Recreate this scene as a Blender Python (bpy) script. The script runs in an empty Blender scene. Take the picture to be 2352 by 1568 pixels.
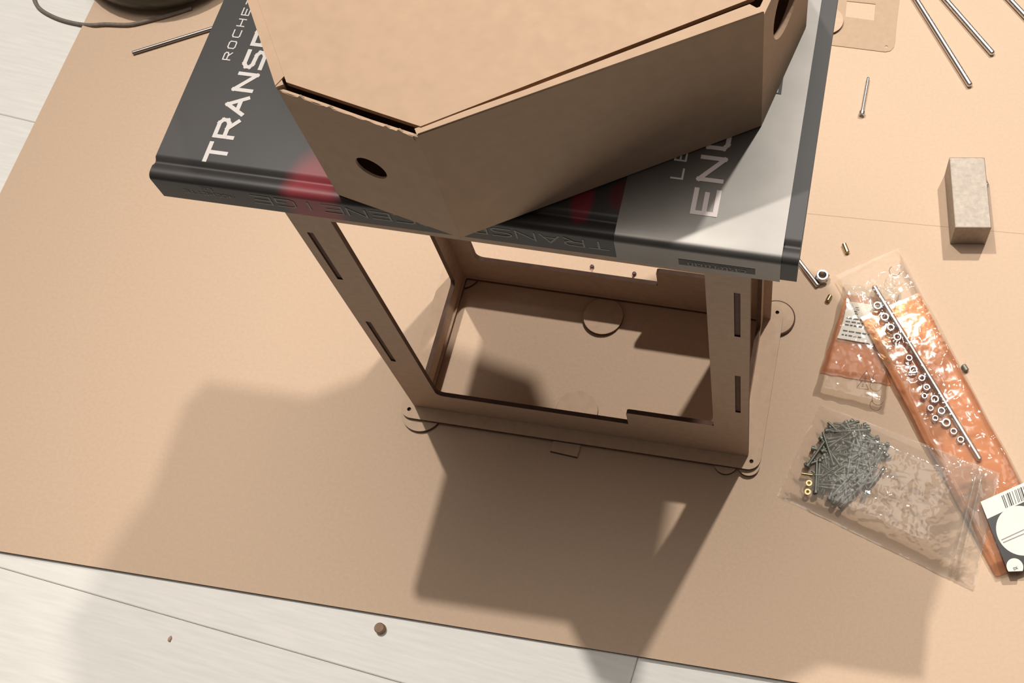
import bpy, bmesh, math, random
from mathutils import Vector, Matrix, Euler, noise
from mathutils.geometry import tessellate_polygon

scene = bpy.context.scene
COL = scene.collection
PI = math.pi

# ------------------------------------------------------------------ camera
W, H = 2352, 1568
F, CX, CY = 2788.68, 1699.42, 647.71                 # focal length and principal point of the cropped photograph
CAM = Vector((0.26925, -0.26138, 0.78944))
ROT = Euler((0.4675, 0.00136, 0.15735), 'XYZ')
cd = bpy.data.cameras.new('camera')
cam = bpy.data.objects.new('camera', cd)
COL.objects.link(cam)
cam.location, cam.rotation_euler = CAM, ROT
cd.sensor_fit, cd.sensor_width = 'HORIZONTAL', 36.0
cd.lens = F / W * 36.0
cd.shift_x = (W / 2 - CX) / W
cd.shift_y = (CY - H / 2) / W
cd.clip_start, cd.clip_end = 0.01, 50
scene.camera = cam

# ------------------------------------------------------------------ light
world = bpy.data.worlds.new('room_light')
scene.world = world
world.use_nodes = True
bg = world.node_tree.nodes['Background']
bg.inputs[0].default_value = (1.0, 0.92, 0.86, 1)
bg.inputs[1].default_value = 0.085

def lamp(name, loc, watts, radius, color):
    l = bpy.data.lights.new(name, 'POINT')
    l.energy, l.shadow_soft_size, l.color = watts, radius, color
    o = bpy.data.objects.new(name, l)
    o.location = loc
    COL.objects.link(o)
    return o
lamp('ceiling_lamp', (-1.0, 1.31, 4.0), 375, 0.045, (1.0, 0.96, 0.90))
# a shaded lamp behind on the right: its cone is fullest on the right half of the board
sl = bpy.data.lights.new('standing_lamp', 'SPOT')
sl.energy, sl.shadow_soft_size, sl.color = 240, 0.05, (1.0, 0.96, 0.90)
sl.spot_size, sl.spot_blend = math.radians(28), 1.0
so_ = bpy.data.objects.new('standing_lamp', sl)
so_.location = (0.78, 1.70, 2.60)
so_.rotation_euler = (Vector((0.36, 0.16, 0)) - so_.location).to_track_quat('-Z', 'Y').to_euler()
COL.objects.link(so_)
# wide soft fill light added overhead to lift the shaded floor
al = bpy.data.lights.new('overhead_fill', 'AREA')
al.shape, al.size, al.energy, al.color = 'DISK', 1.8, 31, (1.0, 0.95, 0.89)
ao_ = bpy.data.objects.new('overhead_fill', al)
ao_.location = (-0.3, 0.6, 3.0)
COL.objects.link(ao_)

scene.view_settings.view_transform = 'Standard'
scene.view_settings.look = 'None'
scene.view_settings.exposure = 0.0
scene.view_settings.gamma = 1.0
scene.view_settings.use_curve_mapping = False

# ------------------------------------------------------------------ helpers
RM = ROT.to_matrix()
def on(px, py, z=0.0):
    """point of the horizontal plane z seen at a pixel of the photograph"""
    d = RM @ Vector(((px - CX) / F, -(py - CY) / F, -1))
    return CAM + d * ((z - CAM.z) / d.z)

def lin(c):
    return tuple((x / 255 / 12.92) if x / 255 < 0.04045 else ((x / 255 + 0.055) / 1.055) ** 2.4 for x in c) + (1,)

def mat(name, rgb, rough=0.7, metal=0.0, var=0.06, scale=60.0, bump=0.0, spec=0.5, rgb2=None, stretch=(1, 1, 1), coat=0.0):
    m = bpy.data.materials.new(name)
    m.use_nodes = True
    nt = m.node_tree
    b = nt.nodes['Principled BSDF']
    b.inputs['Roughness'].default_value = rough
    b.inputs['Metallic'].default_value = metal
    b.inputs['Specular IOR Level'].default_value = spec
    b.inputs['Coat Weight'].default_value = coat
    tc = nt.nodes.new('ShaderNodeTexCoord')
    mp = nt.nodes.new('ShaderNodeMapping')
    mp.inputs['Scale'].default_value = stretch
    nz = nt.nodes.new('ShaderNodeTexNoise')
    nz.inputs['Scale'].default_value = scale
    nz.inputs['Detail'].default_value = 5
    rp = nt.nodes.new('ShaderNodeValToRGB')
    c = lin(rgb)
    c2 = lin(rgb2) if rgb2 else None
    rp.color_ramp.elements[0].position, rp.color_ramp.elements[1].position = 0.3, 0.7
    rp.color_ramp.elements[0].color = c2 or tuple(x * (1 - var) for x in c[:3]) + (1,)
    rp.color_ramp.elements[1].color = c if c2 else tuple(min(1, x * (1 + var)) for x in c[:3]) + (1,)
    nt.links.new(tc.outputs['Object'], mp.inputs['Vector'])
    nt.links.new(mp.outputs['Vector'], nz.inputs['Vector'])
    nt.links.new(nz.outputs['Fac'], rp.inputs['Fac'])
    nt.links.new(rp.outputs['Color'], b.inputs['Base Color'])
    if bump:
        bp = nt.nodes.new('ShaderNodeBump')
        bp.inputs['Strength'].default_value = bump
        bp.inputs['Distance'].default_value = 0.0006
        nt.links.new(nz.outputs['Fac'], bp.inputs['Height'])
        nt.links.new(bp.outputs['Normal'], b.inputs['Normal'])
    return m

def film(name, tint, haze=0.06, rough=0.09, hazecol=(0.9, 0.88, 0.84), bump=0.5, bscale=140.0, refl=1.0):
    """thin clear plastic: tinted transparency under a Fresnel reflection with a little haze"""
    m = bpy.data.materials.new(name)
    m.use_nodes = True
    nt = m.node_tree
    nt.nodes.clear()
    out = nt.nodes.new('ShaderNodeOutputMaterial')
    tr = nt.nodes.new('ShaderNodeBsdfTransparent')
    tr.inputs[0].default_value = tuple(tint) + (1,)
    gl = nt.nodes.new('ShaderNodeBsdfGlossy')
    gl.inputs['Roughness'].default_value = rough
    gl.inputs['Color'].default_value = (1, 1, 1, 1)
    mu = nt.nodes.new('ShaderNodeMath'); mu.operation = 'MULTIPLY'; mu.inputs[1].default_value = refl
    df = nt.nodes.new('ShaderNodeBsdfDiffuse')
    df.inputs[0].default_value = tuple(hazecol) + (1,)
    fr = nt.nodes.new('ShaderNodeFresnel')
    fr.inputs[0].default_value = 1.55
    tc = nt.nodes.new('ShaderNodeTexCoord')
    nz = nt.nodes.new('ShaderNodeTexNoise')
    nz.inputs['Scale'].default_value = bscale
    nz.inputs['Detail'].default_value = 3
    bp = nt.nodes.new('ShaderNodeBump')
    bp.inputs['Strength'].default_value = bump
    bp.inputs['Distance'].default_value = 0.001
    m1 = nt.nodes.new('ShaderNodeMixShader')
    m1.inputs[0].default_value = haze
    m2 = nt.nodes.new('ShaderNodeMixShader')
    L = nt.links.new
    L(tc.outputs['Object'], nz.inputs['Vector']); L(nz.outputs['Fac'], bp.inputs['Height'])
    L(bp.outputs['Normal'], gl.inputs['Normal']); L(bp.outputs['Normal'], fr.inputs['Normal'])
    L(tr.outputs[0], m1.inputs[1]); L(df.outputs[0], m1.inputs[2])
    L(fr.outputs[0], mu.inputs[0]); L(mu.outputs[0], m2.inputs[0]); L(m1.outputs[0], m2.inputs[1]); L(gl.outputs[0], m2.inputs[2])
    L(m2.outputs[0], out.inputs['Surface'])
    return m

def link(name, me, parent=None, m=None, smooth=False):
    o = bpy.data.objects.new(name, me)
    COL.objects.link(o)
    if m is not None:
        for x in (m if isinstance(m, (list, tuple)) else [m]):
            me.materials.append(x)
    if parent is not None:
        o.parent = parent
    if smooth:
        for p in me.polygons:
            p.use_smooth = True
    return o

def pym(name, verts, faces, parent=None, m=None, smooth=False):
    me = bpy.data.meshes.new(name)
    me.from_pydata([tuple(v) for v in verts], [], faces)
    me.update()
    return link(name, me, parent, m, smooth)

def bmo(name, bm, parent=None, m=None, smooth=False):
    me = bpy.data.meshes.new(name)
    bmesh.ops.recalc_face_normals(bm, faces=bm.faces)
    bm.to_mesh(me)
    bm.free()
    return link(name, me, parent, m, smooth)

def tag(o, label=None, cat=None, group=None, kind=None):
    if label: o['label'] = label
    if cat: o['category'] = cat
    if group: o['group'] = group
    if kind: o['kind'] = kind
    return o

def empty(name, loc=(0, 0, 0), rz=0.0, label=None, cat=None, group=None):
    o = bpy.data.objects.new(name, None)
    o.empty_display_size = 0.02
    o.location = loc
    o.rotation_euler = (0, 0, rz)
    COL.objects.link(o)
    return tag(o, label, cat, group)

def box_bm(x0, x1, y0, y1, z0, z1, bev=0.0, seg=2, bm=None):
    b = bmesh.new()
    bmesh.ops.create_cube(b, size=1)
    for v in b.verts:
        v.co = Vector((x0 + (v.co.x + .5) * (x1 - x0), y0 + (v.co.y + .5) * (y1 - y0), z0 + (v.co.z + .5) * (z1 - z0)))
    if bev:
        bmesh.ops.bevel(b, geom=b.edges[:], offset=bev, segments=seg, affect='EDGES', profile=0.6)
    if bm is None:
        return b
    me = bpy.data.meshes.new('t'); b.to_mesh(me); b.free(); bm.from_mesh(me); bpy.data.meshes.remove(me)
    return bm

def plate(name, outer, holes, t, place, parent, m, edge_slot=0):
    """extruded 2-D outline with holes. place(u, v, w) -> xyz, w runs 0..t. edge_slot: material index of the cut edges"""
    loops = [outer] + holes
    flat = [p for l in loops for p in l]
    tris = tessellate_polygon([[Vector((p[0], p[1], 0)) for p in l] for l in loops])
    n = len(flat)
    verts = [place(p[0], p[1], 0) for p in flat] + [place(p[0], p[1], t) for p in flat]
    faces, mi = [], []
    for a, b, c in tris:
        faces.append((a, b, c)); faces.append((c + n, b + n, a + n)); mi += [0, 0]
    s = 0
    for l in loops:
        k = len(l)
        for i in range(k):
            j = (i + 1) % k
            faces.append((s + i, s + j, s + j + n, s + i + n)); mi.append(edge_slot)
        s += k
    me = bpy.data.meshes.new(name)
    me.from_pydata([tuple(v) for v in verts], [], faces)
    bm = bmesh.new(); bm.from_mesh(me)
    bmesh.ops.recalc_face_normals(bm, faces=bm.faces)
    bm.to_mesh(me); bm.free()
    for p, k in zip(me.polygons, mi):
        p.material_index = k
    return link(name, me, parent, m)

def circ(cx, cy, r, n=24, a0=0.0):
    return [(cx + r * math.cos(a0 + 2 * PI * i / n), cy + r * math.sin(a0 + 2 * PI * i / n)) for i in range(n)]

def rrect(x0, x1, y0, y1, r, n=8):
    pts = []
    for cx, cy, a in ((x1 - r, y0 + r, -PI / 2), (x1 - r, y1 - r, 0), (x0 + r, y1 - r, PI / 2), (x0 + r, y0 + r, PI)):
        for i in range(n + 1):
            b = a + PI / 2 * i / n
            pts.append((cx + r * math.cos(b), cy + r * math.sin(b)))
    return pts

def lathe(profile, n=24, axis='Z'):
    """profile of (r, z); closed bottom / top when r = 0"""
    verts, faces = [], []
    for r, z in profile:
        for i in range(n):
            a = 2 * PI * i / n
            verts.append((r * math.cos(a), r * math.sin(a), z))
    for k in range(len(profile) - 1):
        for i in range(n):
            j = (i + 1) % n
            faces.append((k * n + i, k * n + j, (k + 1) * n + j, (k + 1) * n + i))
    return verts, faces

def lathe_obj(name, profile, n=24, parent=None, m=None, smooth=True, mtx=None):
    v, f = lathe(profile, n)
    bm = bmesh.new()
    vs = [bm.verts.new(p) for p in v]
    for q in f:
        try: bm.faces.new([vs[i] for i in q])
        except ValueError: pass
    bmesh.ops.remove_doubles(bm, verts=bm.verts, dist=1e-6)
    if mtx: bm.transform(mtx)
    o = bmo(name, bm, parent, m)
    if smooth:
        me = o.data
        for p in me.polygons: p.use_smooth = True
        try: me.set_sharp_from_angle(angle=math.radians(35))
        except Exception: pass
    return o

def along(p, q):
    """matrix that takes +Z from p towards q"""
    d = (Vector(q) - Vector(p)).normalized()
    return Matrix.Translation(Vector(p)) @ d.to_track_quat('Z', 'Y').to_matrix().to_4x4()

def rod_profile(r, L, c=None):
    c = c or r * 0.3
    return [(0, 0), (r - c, 0), (r, c), (r, L - c), (r - c, L), (0, L)]

# stroke lettering ------------------------------------------------
GL = {
 'T': [[(0, 1), (1, 1)], [(.5, 1), (.5, 0)]],
 'R': [[(0, 0), (0, 1), (.8, 1), (1, .85), (1, .6), (.8, .45), (0, .45)], [(.5, .45), (1, 0)]],
 'A': [[(0, 0), (.5, 1), (1, 0)], [(.2, .33), (.8, .33)]],
 'N': [[(0, 0), (0, 1), (1, 0), (1, 1)]],
 'S': [[(1, 1), (.2, 1), (0, .85), (0, .65), (.2, .52), (.8, .48), (1, .35), (1, .15), (.8, 0), (0, 0)]],
 'P': [[(0, 0), (0, 1), (.8, 1), (1, .85), (1, .6), (.8, .45), (0, .45)]],
 'E': [[(1, 1), (0, 1), (0, 0), (1, 0)], [(0, .5), (.85, .5)]],
 'C': [[(1, 1), (.2, 1), (0, .85), (0, .15), (.2, 0), (1, 0)]],
 'I': [[(.5, 0), (.5, 1)]],
 'G': [[(1, 1), (.2, 1), (0, .85), (0, .15), (.2, 0), (1, 0), (1, .5), (.55, .5)]],
 'O': [[(.2, 0), (.8, 0), (1, .15), (1, .85), (.8, 1), (.2, 1), (0, .85), (0, .15), (.2, 0)]],
 'H': [[(0, 0), (0, 1)], [(1, 0), (1, 1)], [(0, .5), (1, .5)]],
 'L': [[(0, 1), (0, 0), (1, 0)]],
 'X': [[(0, 0), (1, 1)], [(0, 1), (1, 0)]],
 'D': [[(0, 0), (0, 1), (.7, 1), (1, .8), (1, .2), (.7, 0), (0, 0)]],
 'B': [[(0, 0), (0, 1), (.8, 1), (.95, .8), (.8, .52), (0, .52)], [(.8, .52), (1, .3), (.85, 0), (0, 0)]],
}
def lettering(name, items, place, parent, m, nrm=(0, 0, 1)):
    """items: (char, u0, v0, w, h, stroke); place(u, v) -> xyz on the printed face"""
    verts, faces = [], []
    for ch, u0, v0, w, h, s in items:
        for line in GL[ch]:
            for (a, b), (c, d) in zip(line, line[1:]):
                p, q = Vector((u0 + a * w, v0 + b * h)), Vector((u0 + c * w, v0 + d * h))
                t = (q - p).normalized(); n = Vector((-t.y, t.x)) * s / 2
                p2, q2 = p - t * s / 2, q + t * s / 2
                k = len(verts)
                lift = Vector(nrm) * (.000012 * (len(faces) % 9))
                for e in (p2 + n, p2 - n, q2 - n, q2 + n):
                    verts.append(Vector(place(e.x, e.y)) + lift)
                faces.append((k, k + 1, k + 2, k + 3))
    return pym(name, verts, faces, parent, m)

# ------------------------------------------------------------------ materials
M_SHEET = mat('kraft_board', (214, 184, 156), 0.62, var=0.03, scale=420, bump=0.15, spec=0.3)
M_PLATE = mat('base_plate_board', (208, 178, 150), 0.6, var=0.06, scale=200, bump=0.1, spec=0.3)
M_MDF = mat('mdf_face_shaded', (186, 157, 134), 0.6, var=0.06, scale=200, bump=0.1, spec=0.3)  # same board as the base plate, colour darkened for shade on the upright panels
M_BURN = mat('burnt_edge', (88, 57, 40), 0.7, var=0.25, scale=120)
M_CARD = mat('cardboard', (194, 163, 136), 0.75, var=0.04, scale=150, bump=0.12, spec=0.25)
M_CARDIN = mat('cardboard_core', (170, 128, 92), 0.85, var=0.15, scale=300)
M_FLOOR = mat('whitewashed_wood', (240, 236, 228), 0.45, var=0.05, scale=26, bump=0.12, spec=0.4, stretch=(1.2, 14, 1))
M_STEEL = mat('polished_steel', (205, 200, 195), 0.28, 1.0, var=0.02, scale=40)
M_ZINC = mat('zinc_plating', (206, 206, 208), 0.3, 1.0, var=0.06, scale=200)
M_BRASS = mat('brassy_steel', (190, 168, 120), 0.3, 1.0, var=0.08, scale=200)
M_BLOCK = mat('scuffed_steel', (152, 140, 127), 0.5, 0.35, var=0.13, scale=300, bump=0.3)
M_SCREW = mat('dull_screw_steel', (126, 128, 117), 0.5, 0.6, var=0.15, scale=200)
M_PAGES = mat('book_pages', (205, 198, 180), 0.8, var=0.08, scale=900, stretch=(1, 1, 30))
M_BAND = mat('silver_band', (122, 118, 113), 0.42, 0.85, var=0.07, scale=45, spec=0.6)
M_WHITE = mat('white_print', (232, 224, 218), 0.4, var=0.02)
M_PINK = mat('pale_pink_print', (242, 228, 222), 0.5, var=0.03)
M_GREY = mat('grey_print', (130, 128, 119), 0.5, var=0.15, scale=500)
M_INK = mat('black_ink', (38, 34, 30), 0.5, var=0.1)
M_PAPER = mat('white_label_paper', (238, 232, 222), 0.6, var=0.02)
M_POT = mat('dark_green_glaze', (44, 46, 32), 0.35, var=0.25, scale=40, rgb2=(30, 26, 20))
M_POTIN = mat('maroon_core', (58, 30, 26), 0.6, var=0.2, scale=50)
M_CORD = mat('brown_grey_cord', (128, 116, 106), 0.7, var=0.15, scale=400)
M_CRUMB = mat('pinkish_crumb', (196, 160, 140), 0.8, var=0.1)
M_PLUG = mat('brown_plug', (150, 118, 90), 0.6, var=0.15, scale=300)
M_DARKCARD = mat('charcoal_card', (62, 58, 56), 0.3, var=0.05)
M_WAX = mat('burgundy_tip', (66, 18, 26), 0.5, var=0.1)
M_FILM = film('clear_film', (0.98, 0.97, 0.95), haze=0.04, rough=0.13, bump=0.35, bscale=60, refl=0.5)
M_BACK = film('back_film', (0.98, 0.97, 0.95), haze=0.03, rough=0.25, bump=0.3, bscale=60, refl=0.08)
M_FILMB = film('glossy_clear_film', (0.98, 0.97, 0.95), haze=0.04, rough=0.08, bump=1.0, bscale=48, refl=0.6)
M_FILMC = film('crumpled_clear_film', (0.985, 0.975, 0.955), haze=0.15, rough=0.08, bump=0.9, bscale=70, refl=0.62, hazecol=(0.92, 0.86, 0.78))
M_ORANGE = film('orange_film', (1.0, 0.76, 0.56), haze=0.36, rough=0.16, hazecol=(1.0, 0.52, 0.27), bump=0.4, bscale=60, refl=0.4)

def cover_material():
    """black laminated board with two soft red patches of the printed cover picture"""
    m = mat('black_cover', (58, 54, 52), 0.42, var=0.10, scale=30, spec=0.35)
    nt = m.node_tree
    b = nt.nodes['Principled BSDF']
    src = b.inputs['Base Color'].links[0].from_socket
    tc = [n for n in nt.nodes if n.type == 'TEX_COORD'][0]
    for cx, cy, rx, ry, col in ((0.076, -0.002, 0.017, 0.034, (150, 62, 68)), (0.1995, 0.0165, 0.0065, 0.014, (128, 34, 46)), (0.216, 0.022, 0.007, 0.010, (92, 36, 38))):
        mp = nt.nodes.new('ShaderNodeMapping')
        mp.vector_type = 'POINT'
        mp.inputs['Location'].default_value = (-cx / rx, -cy / ry, 0)
        mp.inputs['Scale'].default_value = (1 / rx, 1 / ry, 0)
        gr = nt.nodes.new('ShaderNodeTexGradient'); gr.gradient_type = 'SPHERICAL'
        rp = nt.nodes.new('ShaderNodeValToRGB')
        rp.color_ramp.interpolation = 'EASE'
        rp.color_ramp.elements[0].color, rp.color_ramp.elements[1].color = (0, 0, 0, 1), (1, 1, 1, 1)
        rp.color_ramp.elements[1].position = 0.55
        mx = nt.nodes.new('ShaderNodeMix'); mx.data_type = 'RGBA'
        nt.links.new(tc.outputs['Object'], mp.inputs['Vector'])
        nt.links.new(mp.outputs['Vector'], gr.inputs['Vector'])
        nt.links.new(gr.outputs['Fac'], rp.inputs['Fac'])
        nt.links.new(rp.outputs['Color'], mx.inputs[0])
        nt.links.new(src, mx.inputs[6])
        mx.inputs[7].default_value = lin(col)
        src = mx.outputs[2]
    nt.links.new(src, b.inputs['Base Color'])
    return m
M_COVER = cover_material()

# ------------------------------------------------------------------ floor
Z_FLOOR = -0.003
bm = box_bm(-1.3, 1.5, -0.55, 1.9, -0.030, -0.0151)
fl = tag(bmo('floor', bm, None, M_FLOOR), None, None, None, 'structure')
ang = math.radians(-5.9)
ux, uy = Vector((math.cos(ang), math.sin(ang), 0)), Vector((-math.sin(ang), math.cos(ang), 0))
seam0 = Vector((-0.1103, -0.1619, 0))
PW, GAP = 0.32, 0.0003
END = 0.290                                              # where one board ends, along its length from seam0
pm = {}
def plank(L):
    if L not in pm:
        b = box_bm(0, L - GAP, GAP / 2, PW - GAP / 2, -0.012, 0, 0.0006, 1)
        me = bpy.data.meshes.new('plank'); b.to_mesh(me); b.free()
        me.materials.append(M_FLOOR); pm[L] = me
    return pm[L]
for k in range(-1, 6):
    for j in range(-2, 1):
        o = bpy.data.objects.new('plank', plank(1.2))
        off = END if k == 0 else (0.45 if k == -1 else (k * 0.37) % 1.2)
        o.location = seam0 + ux * (off + j * 1.2) + uy * (k * PW) + Vector((0, 0, Z_FLOOR))
        o.rotation_euler = (0, 0, ang)
        o.parent = fl
        COL.objects.link(o)

# ------------------------------------------------------------------ kraft board on the floor
sheet = plate('brown_board', [(-0.3565, -0.1388), (0.9, -0.1388), (0.9, 0.75), (-0.366, 0.75)], [], 0.003,
              lambda u, v, w: (u, v, Z_FLOOR + w), None, [M_SHEET, M_BURN], 1)
tag(sheet, 'large flat brown board covering the whitewashed floor under everything', 'board')
# the scored line across its right half
pts = [(0.15, 0.1915), (0.2452, 0.1967), (0.33, 0.2005), (0.408, 0.2046), (0.55, 0.212)]
v, f = [], []
for i, (x, y) in enumerate(pts):
    v += [(x, y - 0.0002, 0.00006), (x, y + 0.0002, 0.00006)]
    if i: f.append((2 * i - 2, 2 * i - 1, 2 * i + 1, 2 * i))
M_SCORE = mat('score_line_brown', (188, 150, 116), 0.7)
pym('score_line', v, f, sheet, M_SCORE)

# ------------------------------------------------------------------ laser-cut frame
FX1, FW, FD, T = 0.2323, 0.0225, 0.1032, 0.003
ZB, ZT = 0.006, 0.2982
PX0, PX1, PY0, PY1 = -0.0090, 0.2411, -0.0089, 0.1151
frame = empty('laser_cut_frame', (0, 0, 0.003), 0, 'tall laser-cut brown board frame with open sides, standing under the book', 'frame')
def fp(fn):                                              # frame parts are given in world coordinates
    return lambda u, v, w: tuple(Vector(fn(u, v, w)) - Vector((0, 0, 0.003)))
corner_holes = [(-0.0029, -0.0028), (0.2350, -0.0030), (0.2364, 0.1094), (-0.0040, 0.1094)]
ring_hole = rrect(0.0098, FX1 - 0.0098, 0.0045, FD - 0.0016, 0.001, 2)
plate('base_plate', rrect(PX0, PX1, PY0, PY1, 0.0085), [ring_hole] + [circ(x, y, 0.0014, 14) for x, y in corner_holes], T,
      fp(lambda u, v, w: (u, v, 0.003 + w)), frame, [M_PLATE, M_BURN], 1)
plate('top_plate', rrect(PX0, PX1, PY0, PY1, 0.0085), [rrect(0.03, FX1 - 0.03, 0.02, FD - 0.02, 0.002, 2)] + [circ(x, y, 0.0014, 14) for x, y in corner_holes], T,
      fp(lambda u, v, w: (u, v, ZT - T + w)), frame, [M_MDF, M_BURN], 1)
def arc(cx, cz, r, a0, a1, n=5):
    return [(cx + r * math.cos(math.radians(a0 + (a1 - a0) * i / n)), cz + r * math.sin(math.radians(a0 + (a1 - a0) * i / n))) for i in range(n + 1)]
S0, S1 = 0.0050, 0.0083                                  # slot for the side panel, measured from the panel's edge
SLOTS = [(0.200, 0.2525), (0.0865, 0.1455)]
def face_outline():
    outer = [(0, ZB), (FX1, ZB), (FX1, ZT - T), (0, ZT - T)]
    xr, xl, zr, zs = FX1 - FW, FW, 0.0345, 0.0555
    op = arc(xl + .005, zr + .005, .005, 270, 180)
    op += [(xl, 0.268), (xr, 0.268), (xr, zs + .0005)]
    op += arc(0.1525 + .0025, zs - .0025, .0025, 90, 180, 4)
    op += [(0.1525, zr + .0006)]
    holes = [op]
    for a, b in SLOTS:
        holes.append([(S0, a), (S1, a), (S1, b), (S0, b)])
        holes.append([(FX1 - S1, a), (FX1 - S0, a), (FX1 - S0, b), (FX1 - S1, b)])
    return outer, holes
fo, fh = face_outline()
plate('front_panel', fo, fh, T, fp(lambda u, v, w: (u, w, v)), frame, [M_MDF, M_BURN], 1)
plate('back_panel', fo, fh, T, fp(lambda u, v, w: (u, FD + w, v)), frame, [M_MDF, M_BURN], 1)
def side_outline():
    y0, y1 = 0.0031, FD - 0.0001
    t0, t1 = 0.0009, FD + 0.0021
    o = [(y0, ZB)]
    for a, b in reversed(SLOTS):
        o += [(y0, a + .0004), (t0, a + .0004), (t0, b - .0004), (y0, b - .0004)]
    o += [(y0, ZT - T), (y1, ZT - T)]
    for a, b in SLOTS:
        o += [(y1, b - .0004), (t1, b - .0004), (t1, a + .0004), (y1, a + .0004)]
    o += [(y1, ZB)]
    op = rrect(0.0150, FD - 0.0130, 0.0205, 0.268, 0.004, 4)
    return o, [op]
so, sh = side_outline()
SM = [M_MDF, M_BURN]
plate('side_panel', so, sh, 0.0030, fp(lambda u, v, w: (S0 + .00015 + w, u, v)), frame, SM, 1)
plate('side_panel', so, sh, 0.0030, fp(lambda u, v, w: (FX1 - S0 - .00015 - w, u, v)), frame, SM, 1)

# ------------------------------------------------------------------ 3 mm scrap under the base plate
disc_mesh = {}
def disc(x, y, r, label, z=0.0, rim=.0003):
    prof = [(0, 0), (r, 0), (r, .0028), (r - .0002, .003), (0, .003)]
    if rim > .0005: prof = [(0, 0), (r, 0), (r, .0024), (r - rim, .003), (0, .003)]
    o = lathe_obj('scrap_disc', prof, 40, None, [M_PLATE, M_BURN])
    for p in o.data.polygons:
        c = p.center
        if math.hypot(c.x, c.y) > r - .0010 - rim * .5 and (rim > .0005 or p.center.z < .00285): p.material_index = 1
    o.location = (x, y, z)
    return tag(o, label, 'disc', 'scrap discs under the bottom face')
disc(0.1135, 0.0885, 0.0142, 'round brown scrap disc under the middle of the back rail, inside the frame')
disc(0.1105, 0.0155, 0.0145, 'round brown scrap disc mostly hidden behind the middle of the front rail')
disc(0.0055, -0.0023, 0.0142, 'round brown scrap disc under the front left corner of the frame')
disc(0.2360, 0.1068, 0.0138, 'round brown scrap disc with dark rim under the back right corner of the frame', 0, .0010)
disc(0.0045, 0.1080, 0.0138, 'round brown scrap disc peeping out at the back left corner of the frame')
disc(0.2180, -0.0055, 0.0080, 'small brown scrap disc left of the front right corner of the frame')
disc(0.2336, -0.0050, 0.0074, 'small brown scrap disc right under the front right corner hole of the frame')
disc(0.2378, 0.3780, 0.0142, 'brown scrap disc edge showing beside the book near the thin template')
cen = Vector((0.1086, -0.0125, 0))
scr = empty('scrap_strip', cen, math.radians(-4), 'small rectangular brown scrap poking out under the middle of the front rail', 'scrap')
bmo('strip', box_bm(-.0095, .0095, -.0042, .0050, 0, .003, .0003, 1), scr, M_PLATE)
bmo('cut_edge', box_bm(-.0094, .0094, -.0044, -.0042, .0001, .0028), scr, M_BURN)
for (hx, hy), (sx, sy), side in (((0.0969, 0.1271), (0.0985, 0.1190), 'left'), ((0.1286, 0.1263), (0.1275, 0.1170), 'right')):
    pin = empty('dark_pin', (hx, hy, 0), 0, '%s one of two tiny dark-headed pins lying behind the back rail' % side, 'pin', 'pins behind the back rail')
    p0, p1 = Vector((0, 0, .0012)), Vector((sx - hx, sy - hy, .0009))
    lathe_obj('head', [(0, 0), (.0013, .0002), (.0016, .0013), (.0012, .0024), (0, .0027)], 12, pin, M_WAX)
    lathe_obj('shaft', rod_profile(.00055 if side == 'right' else .0004, (p1 - p0).length), 8, pin, M_WAX if side == 'right' else M_CRUMB, mtx=along(p0, p1))

# ------------------------------------------------------------------ book
BL, BW, BT = 0.300, 0.206, 0.0183
book = empty('comic_book', (-0.0449, -0.0140, ZT), 0.0052, 'large black hardback comic book with silver band lying across the top of the frame', 'book')
def sweep_x(name, prof, x0, x1, th, parent, m, smooth=True):
    """profile (y, z) swept along x with thickness th towards the inside"""
    n = len(prof)
    nrm = []
    for i in range(n):
        a, b = prof[max(0, i - 1)], prof[min(n - 1, i + 1)]
        d = Vector((b[0] - a[0], b[1] - a[1])).normalized()
        nrm.append((d.y, -d.x))
    inner = [(p[0] + q[0] * th, p[1] + q[1] * th) for p, q in zip(prof, nrm)]
    ring = prof + inner[::-1]
    k = len(ring)
    v = [(x0, y, z) for y, z in ring] + [(x1, y, z) for y, z in ring]
    f = [(i, (i + 1) % k, (i + 1) % k + k, i + k) for i in range(k)]
    for i in range(n - 1):
        f.append((i, k - 1 - i, k - 2 - i, i + 1))
        f.append((i + k, i + 1 + k, k - 2 - i + k, k - 1 - i + k))
    me = bpy.data.meshes.new(name)
    me.from_pydata(v, [], f)
    b = bmesh.new(); b.from_mesh(me); bmesh.ops.recalc_face_normals(b, faces=b.faces); b.to_mesh(me); b.free()
    o = link(name, me, parent, m)
    if smooth:
        for p in me.polygons: p.use_smooth = True
        me.set_sharp_from_angle(angle=math.radians(50))
    return o
def spine_profile(off=0.0, zlow=0.0, yend=BW, groove=True):
    """from the foot of the spine up over the rounded edge, the hinge groove and the board"""
    p = [(-off, zlow), (-off, BT - .0036)]
    for i in range(1, 6):
        a = math.radians(180 - 90 * i / 5)
        p.append((.0032 + (.0032 + off) * math.cos(a), BT - .0036 + (.0032 + off) * math.sin(a)))
    top = BT - .0004 + off
    if not groove:
        return p + [(.0060, top + .0002), (.0104, top + .0004), (.05, top + .0004), (yend, top + .0004)]
    p += [(.0058, top), (.0072, top - .0010), (.0082, top - .0013), (.0092, top - .0010), (.0104, top + .0003), (.0124, top + .0004), (.05, top + .0004), (yend, top + .0004)]
    return p
bp_ = spine_profile()
sweep_x('cover', bp_, 0, BL, .0022, book, M_COVER)
sweep_x('back_cover', [(BW, 0.0), (0.0026, 0.0)], 0, BL, .0022, book, M_COVER)
bmo('page_block', box_bm(.003, BL - .003, .0030, BW - .004, .0026, BT - .0036), book, M_PAGES)
BX0, BX1 = 0.2172, 0.2924
band = sweep_x('paper_band', spine_profile(.0006, -.0012, BW - .001, False), BX0, BX1, .0005, book, M_BAND)
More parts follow.
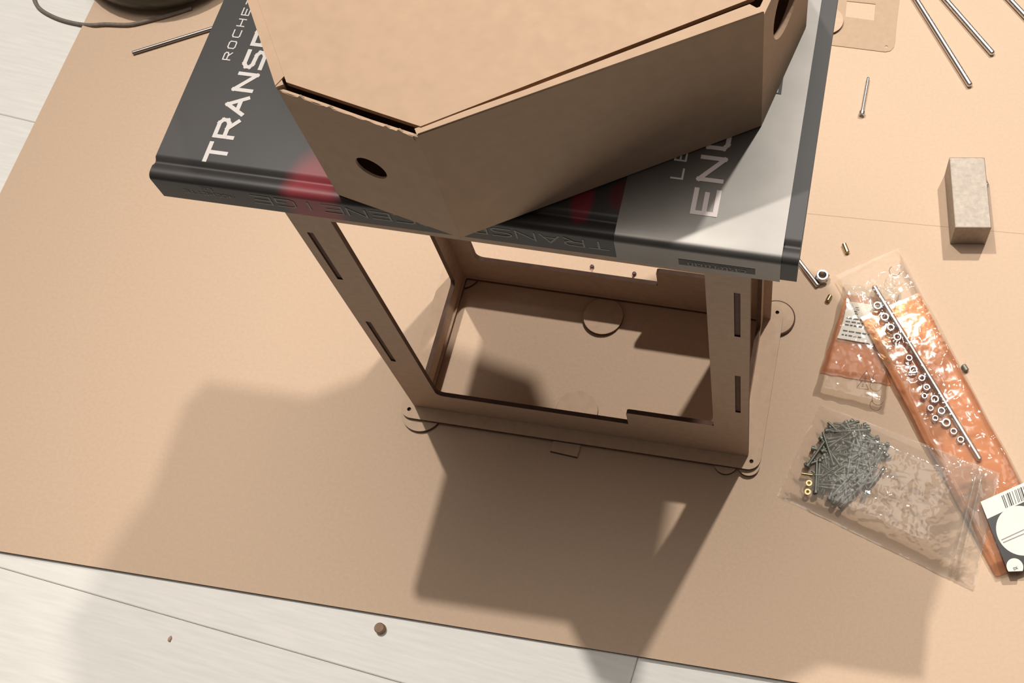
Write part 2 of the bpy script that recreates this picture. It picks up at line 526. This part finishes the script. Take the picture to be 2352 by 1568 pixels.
tag(band, 'glossy silver wraparound band')
TOP = BT + .00012
def cover_at(z):
    return lambda u, v: (v, u, z)                          # u runs away from the spine, v towards +x
def col_text(word, u0, pitch, w, xtop, xbot, s):
    # reading runs along +y with the tops of the letters towards -x
    return [(c, u0 + i * pitch, xbot, w, xtop - xbot, s) for i, c in enumerate(word)]
X0, Y0 = -0.0449, -0.0140
tl = lettering('title_lettering', col_text('TRANSP', -0.0020 - Y0, .01335, .0092, -.0218 - X0, -.0134 - X0, .0020), cover_at(TOP), book, M_WHITE)
lettering('author_lettering', col_text('ROCHETTE', .0540 - Y0, .0068, .0042, -.0331 - X0, -.0296 - X0, .0006), cover_at(TOP), book, M_WHITE)
BTOP = BT + .0008
band_l = col_text('ENC', .0042 - Y0, .0176, .0118, .2048 - X0, .2150 - X0, .0022)
lettering('band_title_lettering', band_l, cover_at(BTOP), book, M_PINK)
lettering('band_author_lettering', col_text('LE', .0205 - Y0, .0097, .0052, .1922 - X0, .1972 - X0, .0009), cover_at(BTOP), book, M_WHITE)
xk = lambda x: x - X0
yk = lambda y: y - Y0
pym('dark_bar_print', [(xk(.2338), yk(.0745), BTOP), (xk(.2354), yk(.0745), BTOP), (xk(.2348), yk(.095), BTOP), (xk(.2338), yk(.095), BTOP),
                       (xk(.2310), yk(.0737), BTOP), (xk(.2354), yk(.0737), BTOP)], [(0, 1, 2, 3), (4, 5, 1, 0)], book, M_INK)
# spine lettering, upside down as it lies
items = [(c, i * .0113, .0, .0086, .0066, .0009) for i, c in enumerate('TRANSPERCENEIGE')]
sx = 0.1690 - X0
lettering('spine_title_lettering', items, lambda u, v: (sx - u, -.00012, .0128 - v), book, M_GREY, (0, -1, 0))
items = [(c, i * .0031, .0, .0022, .0024, .0004) for i, c in enumerate('ROCHETTE')]
items += [(c, i * .0031 + .009, -.0042, .0022, .0024, .0004) for i, c in enumerate('LE')]
lettering('spine_author_lettering', items, lambda u, v: (-0.0075 - X0 - u, -.00012, .0095 - v), book, M_GREY, (0, -1, 0))
def text_mesh(txt, size):
    cu = bpy.data.curves.new('t', 'FONT'); cu.body = txt; cu.size = size; cu.align_x = 'CENTER'
    o = bpy.data.objects.new('t', cu); COL.objects.link(o)
    me = bpy.data.meshes.new_from_object(o.evaluated_get(bpy.context.evaluated_depsgraph_get()))
    bpy.data.objects.remove(o); bpy.data.curves.remove(cu)
    return me
bx0, bx1, bz0, bz1 = xk(.2012), xk(.2362), .0030, .0082
yy = -.00075
pym('publisher_plate', [(bx0, yy, bz0), (bx1, yy, bz0), (bx1, yy, bz1), (bx0, yy, bz1)], [(0, 1, 2, 3)], book, M_INK)
me = text_mesh('casterman', .0066)
me.transform(Matrix(((-1, 0, 0, (bx0 + bx1) / 2), (0, 0, 0, -.0009), (0, -1, 0, .0066), (0, 0, 0, 1))))
link('publisher_lettering', me, book, M_GREY)

# ------------------------------------------------------------------ octagonal cardboard box
KH, KT = 0.0822, 0.0030
ZK = ZT + BT + .0013
e0, e1, e2 = Vector((.0456, -.0095)), Vector((.1056, -.0239)), Vector((.2284, .0557))
a_long = math.atan2(e2.y - e1.y, e2.x - e1.x)
LL = (e2 - e1).length
SS = 0.0620
oct_, p, a = [e1], e1, a_long
for k in range(7):
    L_ = LL if k % 2 == 0 else SS
    p = p + Vector((math.cos(a), math.sin(a))) * L_
    oct_.append(p); a += PI / 4
ctr = sum(oct_, Vector((0, 0))) / 8
kbox = empty('octagonal_cardboard_box', (ctr.x, ctr.y, ZK), 0, 'brown octagonal cardboard box with round finger holes, resting on the black book', 'box')
loc8 = [q - ctr for q in oct_]
def inset(poly, d):
    n = len(poly); out = []
    for i in range(n):
        a, b, c = poly[i - 1], poly[i], poly[(i + 1) % n]
        d1, d2 = (b - a).normalized(), (c - b).normalized()
        n1, n2 = Vector((-d1.y, d1.x)), Vector((-d2.y, d2.x))
        bis = (n1 + n2).normalized()
        out.append(b + bis * (d / bis.dot(n1)))
    return out
in8 = inset(loc8, KT)
plate('bottom_panel', [tuple(q) for q in in8], [], .003, lambda u, v, w: (u, v, w), kbox, M_CARD)
for i in range(8):
    A, B = loc8[i], loc8[(i + 1) % 8]
    d = (B - A); L_ = d.length; d = d / L_; nn = Vector((-d.y, d.x))
    holes = []
    if i == 7: holes = [circ(L_ * .5 - .002 , .0388, .0072, 28)]
    elif i == 1: holes = [circ(.0310, .0555, .0185, 36)]
    elif i in (3, 5): holes = [circ(L_ * .5, .0388, .0072, 28)]
    g = 0.00003
    top = KH - (.0004 if i % 2 == 0 else .0022)
    kt = .0011 if i == 7 else KT
    o = plate('wall_panel', [(g, 0), (L_ - g, 0), (L_ - g, top), (L_ * .66, top - .0006), (L_ * .35, top), (g, top)], holes, kt,
          lambda u, v, w, A=A, d=d, nn=nn: (A.x + d.x * u + nn.x * w, A.y + d.y * u + nn.y * w, v), kbox, [M_CARD, M_CARDIN], 0)
    if i % 2 == 0:                                           # folded rim along the long sides
        wl, wr = (.0014, .0056) if i == 0 else (.0050, .0050)
        P = [A + d * .0005, B - d * .0005, B - d * .004 + nn * wr, A + d * .002 + nn * wl]
        plate('folded_rim', [tuple(q) for q in P], [], .0012, lambda u, v, w: (u, v, KH - .0012 + w), kbox, M_CARD)
# lid sits just inside the rim, a little turned
lid = inset(loc8, .0036)
L0 = [Vector(q) for q in lid]
d01 = (L0[1] - L0[0]).normalized(); n01 = Vector((-d01.y, d01.x))
L0[0] = loc8[0] + Vector((.0006, .0030)); L0[1] = L0[1] + n01 * .0043 + d01 * .0006
d7 = (loc8[0] - loc8[7]).normalized(); n7 = Vector((-d7.y, d7.x))
L0[0] = loc8[0] + n7 * .0036 - d7 * .0001
L0[7] = loc8[7] + n7 * .0032 + d7 * .0030
lidp = plate('lid_panel', [tuple(q) for q in L0], [], .0024, lambda u, v, w: (u, v, KH - .0034 + w + (.0012)), kbox, [M_CARD, M_CARDIN], 1)
# torn paper edge along the open left chamfer
A, B = loc8[7], loc8[0]
d = (B - A); L_ = d.length; d = d / L_; nn = Vector((-d.y, d.x))
random.seed(4)
v, f = [], []
N = 40
for i in range(N + 1):
    u = .002 + (L_ - .004) * i / N
    h = KH - .0024 + .0011 * noise.noise(Vector((u * 260, 3, 1))) + (.0016 if random.random() > .9 else 0)
    q = A + d * u
    for off, z in ((-.0003, KH - .0060), (-.0003, h), (.0006, h - .0001), (.0006, KH - .0060)):
        v.append((q.x + nn.x * off, q.y + nn.y * off, z))
    if i:
        s = 4 * i
        f += [(s - 4, s, s + 1, s - 3), (s - 3, s + 1, s + 2, s - 2), (s - 2, s + 2, s + 3, s - 1)]
pym('torn_edge', v, f, kbox, M_CARD)

# ------------------------------------------------------------------ metal bits on the board
def cyl_thing(name, p, q, r, m, label, cat, group=None, c=None, n=20):
    p, q = Vector(p), Vector(q)
    o = lathe_obj(name, rod_profile(r, (q - p).length, c), n, None, m)
    o.matrix_world = along(p, q)
    return tag(o, label, cat, group)
R4 = 0.0024
def rod(p, q, r, label, m=M_STEEL):
    a, b = on(*p, r), on(*q, r)
    return cyl_thing('steel_rod', a, b, r, m, label, 'rod', 'loose steel rods', r * .35)
rod((2229, 197), (2060, -72), R4, 'long bright steel rod at the top right, second from the thin template')
rod((2281, 124), (2125, -55), R4, 'shorter bright steel rod just right of the long one at the top right')
rod((2400, 85), (2262, -62), R4, 'steel rod cutting the top right corner of the photo')
rod((1879, 657), (1760, 500), .0018, 'thin steel rod sticking out from under the right corner of the book')
rod((304, 122), (640, 18), .0016, 'thin dark steel rod left of the black book', mat('dark_steel', (150, 143, 138), .35, 1.0, var=.03))
def dowel(p, q, r, label, m=M_BRASS):
    return cyl_thing('dowel_pin', on(*p, r), on(*q, r), r, m, label, 'pin', 'short metal pins')
dowel((1938, 559), (1947, 581), .0018, 'tiny brassy pin standing alone above the clear bag')
dowel((1908, 678), (1900, 692), .0018, 'tiny brassy pin beside the small orange packet, below the nut')
dowel((2255, 398), (2267, 427), .0018, 'tiny steel pin against the right side of the steel block', M_STEEL)
dowel((2212, 838), (2221, 852), .0019, 'tiny dull pin peeping out at the right edge of the long orange bag', M_SCREW)

def screw_parts(parent, L, r, hr, hh, m, socket=True):
    """along +X from the head; axis at the head's radius above ground"""
    X = Matrix.Rotation(PI / 2, 4, 'Y')
    h = lathe_obj('head', [(0, .0006), (hr * .5, .0006), (hr * .55, 0), (hr - .0003, 0), (hr, .0003), (hr, hh), (0, hh)], 16, parent, m, mtx=X)
    prof = [(0, 0)]
    n = max(6, int(L / .0012))
    for i in range(n):
        z = L * i / n
        prof += [(r, z), (r * .86, z + L / n * .5)]
    prof += [(r * .8, L), (0, L)]
    s = lathe_obj('shank', prof, 12, parent, m, mtx=Matrix.Translation((hh, 0, 0)) @ X)
    return h, s
a, b = on(1979, 264, .0024), on(1994, 180, .0014)
scr1 = empty('machine_screw', a, math.atan2(b.y - a.y, b.x - a.x), 'single long thin steel screw lying alone on the board right of the book', 'screw')
screw_parts(scr1, (b - a).length - .003, .00125, .0024, .003, M_ZINC)

# lock nut
def nut_mesh(R, r, h, n=24):
    """hexagonal nut with a round bore and a collar"""
    bm = bmesh.new()
    def ring(fn, z): return [bm.verts.new((*fn(2 * PI * i / n), z)) for i in range(n)]
    hexa = lambda a: (lambda q: (q * math.cos(a), q * math.sin(a)))(R / math.cos((a % (PI / 3)) - PI / 6))
    cir = lambda rr: (lambda a: (rr * math.cos(a), rr * math.sin(a)))
    rs = [ring(cir(r), 0), ring(hexa, 0), ring(hexa, h * .62), ring(cir(R * .98), h * .72), ring(cir(R * .93), h * .95), ring(cir(R * .86), h), ring(cir(r * 1.15), h), ring(cir(r), h * .9)]
    rs.append(rs[0])
    for a_, b_ in zip(rs, rs[1:]):
        for i in range(n):
            bm.faces.new((a_[i], a_[(i + 1) % n], b_[(i + 1) % n], b_[i]))
    bmesh.ops.recalc_face_normals(bm, faces=bm.faces)
    me = bpy.data.meshes.new('nut'); bm.to_mesh(me); bm.free()
    return me
me = nut_mesh(.0047, .0026, .0066)
nut1 = link('lock_nut', me, None, M_ZINC); nut1.location = on(1888, 640, 0); nut1.rotation_euler = (0, 0, .3)
tag(nut1, 'large shiny hexagonal lock nut standing alone beside the thin rod', 'nut')

# steel block
blk = bmo('steel_block', box_bm(-.0132, .0132, -.0300, .0300, 0, .0250, .0007, 2), None, M_BLOCK)
blk.location = (.3628, .2190, 0); blk.rotation_euler = (0, 0, math.radians(8.6))
tag(blk, 'solid grey scuffed steel block standing on the board at the right', 'block')

# small things on the bare floor
pl = lathe_obj('round_plug', [(0, 0), (.0033, 0), (.0033, .0040), (.0028, .0046), (0, .0046)], 20, None, M_PLUG)
pl.location = on(875, 1444, Z_FLOOR); tag(pl, 'small round brown plug on the whitewashed floor below the board', 'plug')
bm = bmesh.new(); bmesh.ops.create_icosphere(bm, subdivisions=2, radius=1)
for v_ in bm.verts:
    v_.co *= 1 + .3 * noise.noise(v_.co * 1.7); v_.co = Vector((v_.co.x * .0012, v_.co.y * .0019, max(v_.co.z, -.4) * .0009 + .0004))
cr = bmo('wood_crumb', bm, None, M_CRUMB, True); cr.location = on(391, 1467, Z_FLOOR)
tag(cr, 'tiny pale pinkish crumb on the whitewashed floor at the lower left', 'crumb')

# ------------------------------------------------------------------ thin brown template at the top right
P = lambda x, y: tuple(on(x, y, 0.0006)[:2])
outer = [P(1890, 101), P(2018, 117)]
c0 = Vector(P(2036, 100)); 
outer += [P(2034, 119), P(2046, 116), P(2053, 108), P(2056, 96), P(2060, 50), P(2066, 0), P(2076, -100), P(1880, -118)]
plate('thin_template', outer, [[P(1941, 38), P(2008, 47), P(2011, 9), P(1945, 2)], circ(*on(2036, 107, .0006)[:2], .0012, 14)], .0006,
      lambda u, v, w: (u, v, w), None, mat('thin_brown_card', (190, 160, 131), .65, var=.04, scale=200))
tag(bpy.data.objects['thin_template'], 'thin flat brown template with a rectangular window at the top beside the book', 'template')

# ------------------------------------------------------------------ dark round pot and cord at the top left
pc = on(392, -120, 0)
pot = empty('dark_round_pot', pc, 0, 'dark green round pot with a maroon inside, cut off at the top left', 'pot')
near = (on(385, 37, 0) - pc).length
rr = near * 1.0
lathe_obj('outer_shell', [(0, 0), (rr * .80, 0), (rr * .97, .006), (rr, .014), (rr * .99, .024), (rr * .95, .028), (rr * .86, .028), (rr * .84, .020), (rr * .84, .012)], 48, pot, M_POT)
lathe_obj('inner_filling', [(0, .022), (rr * .6, .021), (rr * .85, .018)], 40, pot, M_POTIN)
cp = [(60, -60), (74, -20), (80, 6), (92, 22), (120, 38), (150, 49), (190, 57), (215, 58), (240, 55), (275, 57), (300, 57), (330, 50), (362, 42), (395, 33), (440, 18)]
cu = bpy.data.curves.new('cord', 'CURVE'); cu.dimensions = '3D'; cu.bevel_depth = .0016; cu.bevel_resolution = 3; cu.resolution_u = 6
s = cu.splines.new('NURBS'); s.points.add(len(cp) - 1); s.use_endpoint_u = True; s.order_u = 3
for q, (x, y) in zip(s.points, cp):
    z = (Z_FLOOR if x < 205 else 0) + .0017
    q.co = (*on(x, y, z), 1)
o = bpy.data.objects.new('t', cu); COL.objects.link(o)
me = bpy.data.meshes.new_from_object(o.evaluated_get(bpy.context.evaluated_depsgraph_get()))
bpy.data.objects.remove(o)
for p_ in me.polygons: p_.use_smooth = True
tag(link('loose_string', me, None, M_CORD), 'thin greyish string running from the dark pot across the white floor', 'string')

# ------------------------------------------------------------------ plastic bags
def bag_surface(quad, zs, nu, nv, hgt, amp, freq, seed, ridge=.5, edge=.10, top=True, tail=1.0):
    """crumpled film between four floor corners (TL, TR, BR, BL as seen in the photograph)"""
    P4 = [on(*c, z) for c, z in zip(quad, zs)]
    V = []
    for j in range(nv + 1):
        for i in range(nu + 1):
            u, v = i / nu, j / nv
            p = (P4[0] * (1 - u) + P4[1] * u) * (1 - v) + (P4[3] * (1 - u) + P4[2] * u) * v
            e = min(u, 1 - u, v * 1.4, (1 - v) * 1.4) / edge
            e = max(0, min(1, e)); e = e * e * (3 - 2 * e)
            q = Vector((p.x * freq, p.y * freq, seed))
            n1 = noise.noise(q); n2 = noise.noise(q * 2.3 + Vector((7, 3, 1))); n3 = noise.noise(q * 5.1 + Vector((1, 9, 4)))
            r = 1 - abs(n1) * 2; r2 = 1 - abs(n2) * 2; r3 = 1 - abs(n3) * 2
            c = ridge * (r * .6 + r2 * .35 + r3 * .16) + (1 - ridge) * (n1 * .6 + n2 * .4)
            # wavy outline
            w = Vector((noise.noise(Vector((v * 9, seed, 2))), noise.noise(Vector((u * 9, seed, 5))), 0)) * .0011 * (1 - e)
            h = hgt * e + amp * c * (.25 + .75 * e)
            V.append(p + w + Vector((0, 0, max(h, .0002))) if top else p + w)
    Fc = [((j + 1) * (nu + 1) + i, (j + 1) * (nu + 1) + i + 1, j * (nu + 1) + i + 1, j * (nu + 1) + i) for j in range(nv) for i in range(nu)]
    return V, Fc
def bag_part(name, parent, m, *a, **k):
    V, Fc = bag_surface(*a, **k)
    o = parent.location
    return pym(name, [p - o for p in V], Fc, parent, m, True)
def quad_pt(quad, zs, u, v):
    P4 = [on(*c, z) for c, z in zip(quad, zs)]
    return (P4[0] * (1 - u) + P4[1] * u) * (1 - v) + (P4[3] * (1 - u) + P4[2] * u) * v

# small packet with the paper label
QA = [(1938, 652), (2072, 662), (2034, 950), (1868, 908)]
bagA = empty('small_clear_packet', on(1960, 800, .0004), 0, 'small clear plastic packet holding an orange pouch and a white label', 'bag')
bag_part('back_film', bagA, M_BACK, QA, [.0004] * 4, 12, 18, 0, 0, 60, 1, top=False)
bag_part('front_film', bagA, M_FILM, QA, [.0006] * 4, 50, 90, .0040, .0011, 75, 2.5)
QI = [(1944, 676), (2066, 690), (2046, 884), (1884, 856)]
pouch = empty('orange_pouch', on(1960, 780, .0008), 0, 'flat orange plastic pouch behind the white label in the small packet', 'pouch')
bag_part('orange_film_top', pouch, M_ORANGE, QI, [.0009] * 4, 40, 60, .0016, .0006, 110, 8)
bag_part('orange_film_bottom', pouch, M_ORANGE, QI, [.0007] * 4, 8, 12, 0, 0, 60, 3, top=False)
QL = [(1948, 692), (2040, 704), (2016, 792), (1923, 776)]
lab = empty('paper_label', on(1975, 745, .0036), 0, 'white printed paper label inside the small clear packet', 'label')
bag_part('label_paper', lab, M_PAPER, QL, [.0036] * 4, 4, 4, .0002, 0, 30, 1)
LV, LF = [], []
def label_bar(u0, u1, v0, v1):
    k = len(LV)
    for u, v in ((u0, v0), (u1, v0), (u1, v1), (u0, v1)):
        LV.append(quad_pt(QL, [.0040] * 4, u, v) - lab.location)
    LF.append((k, k + 1, k + 2, k + 3))
random.seed(2)
for v0, n in ((.42, 5), (.51, 5), (.60, 4), (.76, 6), (.87, 5)):
    u = .08
    for k in range(n):
        w = random.uniform(.05, .14)
        label_bar(u, u + w, v0, v0 + .035)
        u += w + .03
for k in range(4):
    label_bar(.22 + .03 * (k % 2), .30 + .03 * (k % 2), .12 + .055 * k, .145 + .055 * k)
pym('label_print', LV, LF, lab, M_INK)

# long orange bag with rod and nuts
QB = [(1920, 632), (2062, 570), (2448, 1290), (2288, 1334)]
ZBz = [.0050, .0012, .0010, .0014]
bagB = empty('long_clear_bag', on(2150, 900, .001), 0, 'long clear plastic bag holding an orange strip, a steel rod and a row of nuts', 'bag')
bag_part('back_film', bagB, M_BACK, QB, ZBz, 12, 50, 0, 0, 60, 1, top=False)
bag_part('front_film', bagB, M_FILMB, QB, ZBz, 60, 240, .0072, .0024, 48, 5.5, edge=.09)
def sub(quad, u0, u1, v0, v1):
    def px(u, v):
        x = (quad[0][0] * (1 - u) + quad[1][0] * u) * (1 - v) + (quad[3][0] * (1 - u) + quad[2][0] * u) * v
        y = (quad[0][1] * (1 - u) + quad[1][1] * u) * (1 - v) + (quad[3][1] * (1 - u) + quad[2][1] * u) * v
        return (x, y)
    return [px(u0, v0), px(u1, v0), px(u1, v1), px(u0, v1)]
QO = sub(QB, .03, .97, .14, .985)
ZO = [.0058, .0020, .0016, .0018]
strip = empty('orange_strip', on(2150, 900, .0016), 0, 'long soft orange plastic strip lying inside the long clear bag', 'strip')
bag_part('strip_film_top', strip, M_ORANGE, QO, ZO, 40, 160, .0012, .0008, 80, 11)
bag_part('strip_film_bottom', strip, M_ORANGE, QO, [z - .0003 for z in ZO], 8, 40, 0, 0, 60, 3, top=False)
cyl_thing('bagged_rod', on(2006, 656, .0086), on(2252, 1058, .0056), .0021, M_STEEL, 'dark slanting steel rod running through the long orange bag', 'rod', None, .0012)
nm = nut_mesh(.0029, .0016, .0030, 18)
nm.materials.append(M_ZINC)
for p_ in nm.polygons: p_.use_smooth = False
ORD = 'topmost second third fourth fifth sixth seventh eighth ninth tenth eleventh twelfth thirteenth fourteenth fifteenth lowest'.split()
nuts = [(2015, 705, 1.15), (2031, 731, 1.15), (2045, 755, 1.0), (2060, 777, 1.1), (2087, 825, .9), (2097, 852, 1.1), (2116, 871, .9), (2127, 892, .9), (2122, 912, .75), (2146, 919, 1.05),
        (2136, 940, .8), (2161, 946, 1.0), (2147, 963, .8), (2172, 973, 1.15), (2189, 993, .9), (2205, 1012, .9)]
for i, (x, y, s_) in enumerate(nuts):
    z = .0072 - .0034 * i / 15
    o = bpy.data.objects.new('small_nut', nm); COL.objects.link(o)
    o.location = on(x, y, z); o.rotation_euler = (0, 0, i * .7); o.scale = (s_, s_, 1)
    tag(o, '%s steel nut from the top in the row beside the orange bag rod' % ORD[i], 'nut', 'nuts in the long orange bag')

M_FAINT = mat('faint_print', (110, 84, 66), .6)
def sym(name, parent, px, size, z, strokes):
    c_ = on(*px, z)
    V, Fc = [], []
    for a, b in strokes:
        a, b = Vector(a) * size, Vector(b) * size
        n_ = Vector((-(b - a).y, (b - a).x)).normalized() * .00022
        k = len(V)
        for q in (a + n_, a - n_, b - n_, b + n_):
            V.append(c_ + Vector((q.x, q.y, 0)) - parent.location)
        Fc.append((k, k + 1, k + 2, k + 3))
    pym(name, V, Fc, parent, M_FAINT)
tri_ = [((-.5, -.4), (.5, -.4)), ((.5, -.4), (0, .5)), ((0, .5), (-.5, -.4)), ((-.1, -.2), (.12, -.2)), ((.0, -.2), (.0, .1))]
arc_ = [((.5 * math.cos(a), .5 * math.sin(a)), (.5 * math.cos(a + .5), .5 * math.sin(a + .5))) for a in [2.2 + .5 * i for i in range(8)]]
sym('printed_triangle', bagA, (1989, 864), .0085, .0060, tri_)
sym('printed_arc', bagA, (2018, 868), .0080, .0060, arc_)
sym('printed_arc', bagA, (2016, 918), .0080, .0040, arc_)
sym('printed_arc', bagB, (2055, 622), .0080, .0100, arc_)

# printed card header at the lower end of that bag
QC = [(2252, 1152), (2402, 1086), (2452, 1262), (2316, 1313)]
hd = empty('printed_card', on(2330, 1200, .0098), 0, 'black and white printed card with a barcode at the lower right corner', 'card')
ZC = [.0098] * 4
def card_poly(name, pts, m, dz):
    V = [quad_pt(QC, ZC, u, v) - hd.location + Vector((0, 0, dz)) for u, v in pts]
    return pym(name, V, [tuple(range(len(V)))], hd, m)
plate_pts = [quad_pt(QC, ZC, u, v) for u, v in ((0, 0), (1, 0), (1, 1), (0, 1))]
plate('card', [tuple((p - hd.location)[:2]) for p in plate_pts], [], .0005, lambda u, v, w: (u, v, w - .0005), hd, M_DARKCARD)
card_poly('white_strip', [(.0, .0), (1, .0), (1, .22), (0, .25)], M_PAPER, .0001)
BV, BF = [], []
random.seed(7)
u = .30
while u < .96:
    w = random.choice((.008, .012, .02)); k = len(BV)
    for a, b in ((u, .04), (u + w, .04), (u + w, .215), (u, .215)):
        BV.append(quad_pt(QC, ZC, a, b) - hd.location + Vector((0, 0, .0002)))
    BF.append((k, k + 1, k + 2, k + 3)); u += w + random.choice((.012, .02, .03))
pym('barcode', BV, BF, hd, M_INK)
def disc_poly(name, px, r, m, dz, cut=None):
    c = on(*px, .0098) - hd.location
    pts = circ(c.x, c.y, r, 48)
    if cut: pts = [q for q in pts if (q[1] - c.y) * math.cos(cut) - (q[0] - c.x) * math.sin(cut) > -r * .62]
    return pym(name, [(x, y, dz) for x, y in pts], [tuple(range(len(pts)))], hd, m)
disc_poly('white_disc', (2346, 1218), .0165, M_PAPER, .0002)
disc_poly('small_white_disc', (2331, 1301), .0054, M_PAPER, .00025, math.radians(12))
c = on(2331, 1302, .0098) - hd.location
lettering('disc_lettering', [('D', -.0013, -.0016, .0009, .0014, .0003), ('X', .0001, -.0016, .0011, .0014, .0003)],
          lambda u, v: (c.x + u * math.cos(.5) - v * math.sin(.5), c.y + u * math.sin(.5) + v * math.cos(.5), .0004), hd, M_INK)
M_LINE = mat('grey_hairline', (150, 140, 136), .5)
for k, (p0_, p1_) in enumerate((((2300, 1240), (2352, 1216)), ((2304, 1246), (2360, 1222)))):
    a_, b_ = on(*p0_, .0098) - hd.location, on(*p1_, .0098) - hd.location
    t_ = (b_ - a_).normalized(); n_ = Vector((-t_.y, t_.x, 0)) * .0003
    pym('printed_line', [a_ + n_ + Vector((0, 0, .0004)), a_ - n_ + Vector((0, 0, .0004)), b_ - n_ + Vector((0, 0, .0004)), b_ + n_ + Vector((0, 0, .0004))], [(0, 1, 2, 3)], hd, M_LINE)

# clear zip bag with screws
QZ = [(1884, 928), (2296, 1086), (2236, 1356), (1784, 1138)]
ZZ = [.0004, .0084, .0008, .0004]
bagC = empty('clear_zip_bag', on(2000, 1120, .0004), 0, 'crumpled clear zip bag holding a heap of thin screws at the lower right', 'bag')
bag_part('back_film', bagC, M_BACK, QZ, ZZ, 40, 20, 0, 0, 60, 1, top=False)
bag_part('front_film', bagC, M_FILMC, QZ, ZZ, 200, 110, .0070, .0013, 62, 21, ridge=.75, edge=.26)
for k, (ua, ub) in enumerate(((.875, .885), (.905, .915))):
    V, Fc = [], []
    for j in range(31):
        v_ = .02 + .96 * j / 30
        for u_, dz in ((ua - .004, 0), ((ua + ub) / 2, .0012), (ub + .004, 0)):
            V.append(quad_pt(QZ, ZZ, u_, v_) + Vector((0, 0, .0082 * min(1, min(v_, 1 - v_) / .12) + .0006 + dz)) - bagC.location)
        if j:
            s_ = 3 * j
            Fc += [(s_, s_ + 1, s_ - 2, s_ - 3), (s_ + 1, s_ + 2, s_ - 1, s_ - 2)]
    pym('zip_ridge', V, Fc, bagC, M_FILM, True)
# the heap of screws
proto = empty('bagged_screw', (0, 0, 0), 0, 'thin dull steel screw in the heap inside the clear zip bag', 'screw', 'screws in the clear zip bag')
screw_parts(proto, .0225, .00105, .0019, .0022, M_SCREW)
def copy_tree(o):
    c_ = o.copy(); COL.objects.link(c_)
    for ch in o.children:
        d_ = ch.copy(); COL.objects.link(d_); d_.parent = c_
    return c_
random.seed(11)
heap = [(1966, 1128, 2040, 1030), (1985, 1137, 2058, 1034), (1912, 1158, 2010, 1070), (1928, 1166, 2030, 1066), (1915, 1070, 1893, 1003), (2010, 1040, 1935, 1010), (2042, 1022, 1960, 1008), (1853, 1072, 1892, 1016), (1873, 1134, 1876, 1068)]
poly = [(1880, 970), (1968, 962), (2050, 1010), (2056, 1040), (2000, 1110), (1925, 1165), (1860, 1125), (1845, 1075)]
def inside(x, y):
    r_ = False
    for (a_, b_), (c_, d_) in zip(poly, poly[1:] + poly[:1]):
        if (b_ > y) != (d_ > y) and x < (c_ - a_) * (y - b_) / (d_ - b_) + a_: r_ = not r_
    return r_
while len(heap) < 110:
    x, y, a_ = random.uniform(1845, 2056), random.uniform(962, 1165), random.uniform(0, 2 * PI)
    x1, y1 = x + 82 * math.cos(a_), y - 78 * math.sin(a_)
    if inside(x, y) and inside(x1, y1): heap.append((x, y, x1, y1))
for i, (x, y, x1, y1) in enumerate(heap):
    o = proto if i == 0 else copy_tree(proto)
    z = .0022 + (.0030 if i < 9 else random.uniform(0, .0024))
    p, q = on(x, y, z), on(x1, y1, z)
    o.location = p
    o.rotation_euler = (random.uniform(0, 6), random.uniform(-.06, .06), math.atan2(q.y - p.y, q.x - p.x))
for x, y, nm_ in ((1858, 1110, 'upper'), (1855, 1130, 'lower')):
    o = lathe_obj('spacer_ring', [(.0011, 0), (.0021, 0), (.0022, .0006), (.0021, .0012), (.0011, .0012), (.0011, 0)], 20, None, M_BRASS)
    o.location = on(x, y, .0042)
    tag(o, '%s of two small pale rings at the left of the screw heap' % nm_, 'ring', 'rings in the clear zip bag')
cyl_thing('spacer_pin', on(1840, 1087, .0042), on(1867, 1091, .0042), .0009, M_BRASS, 'short pale brassy pin above the two rings in the screw heap', 'pin')
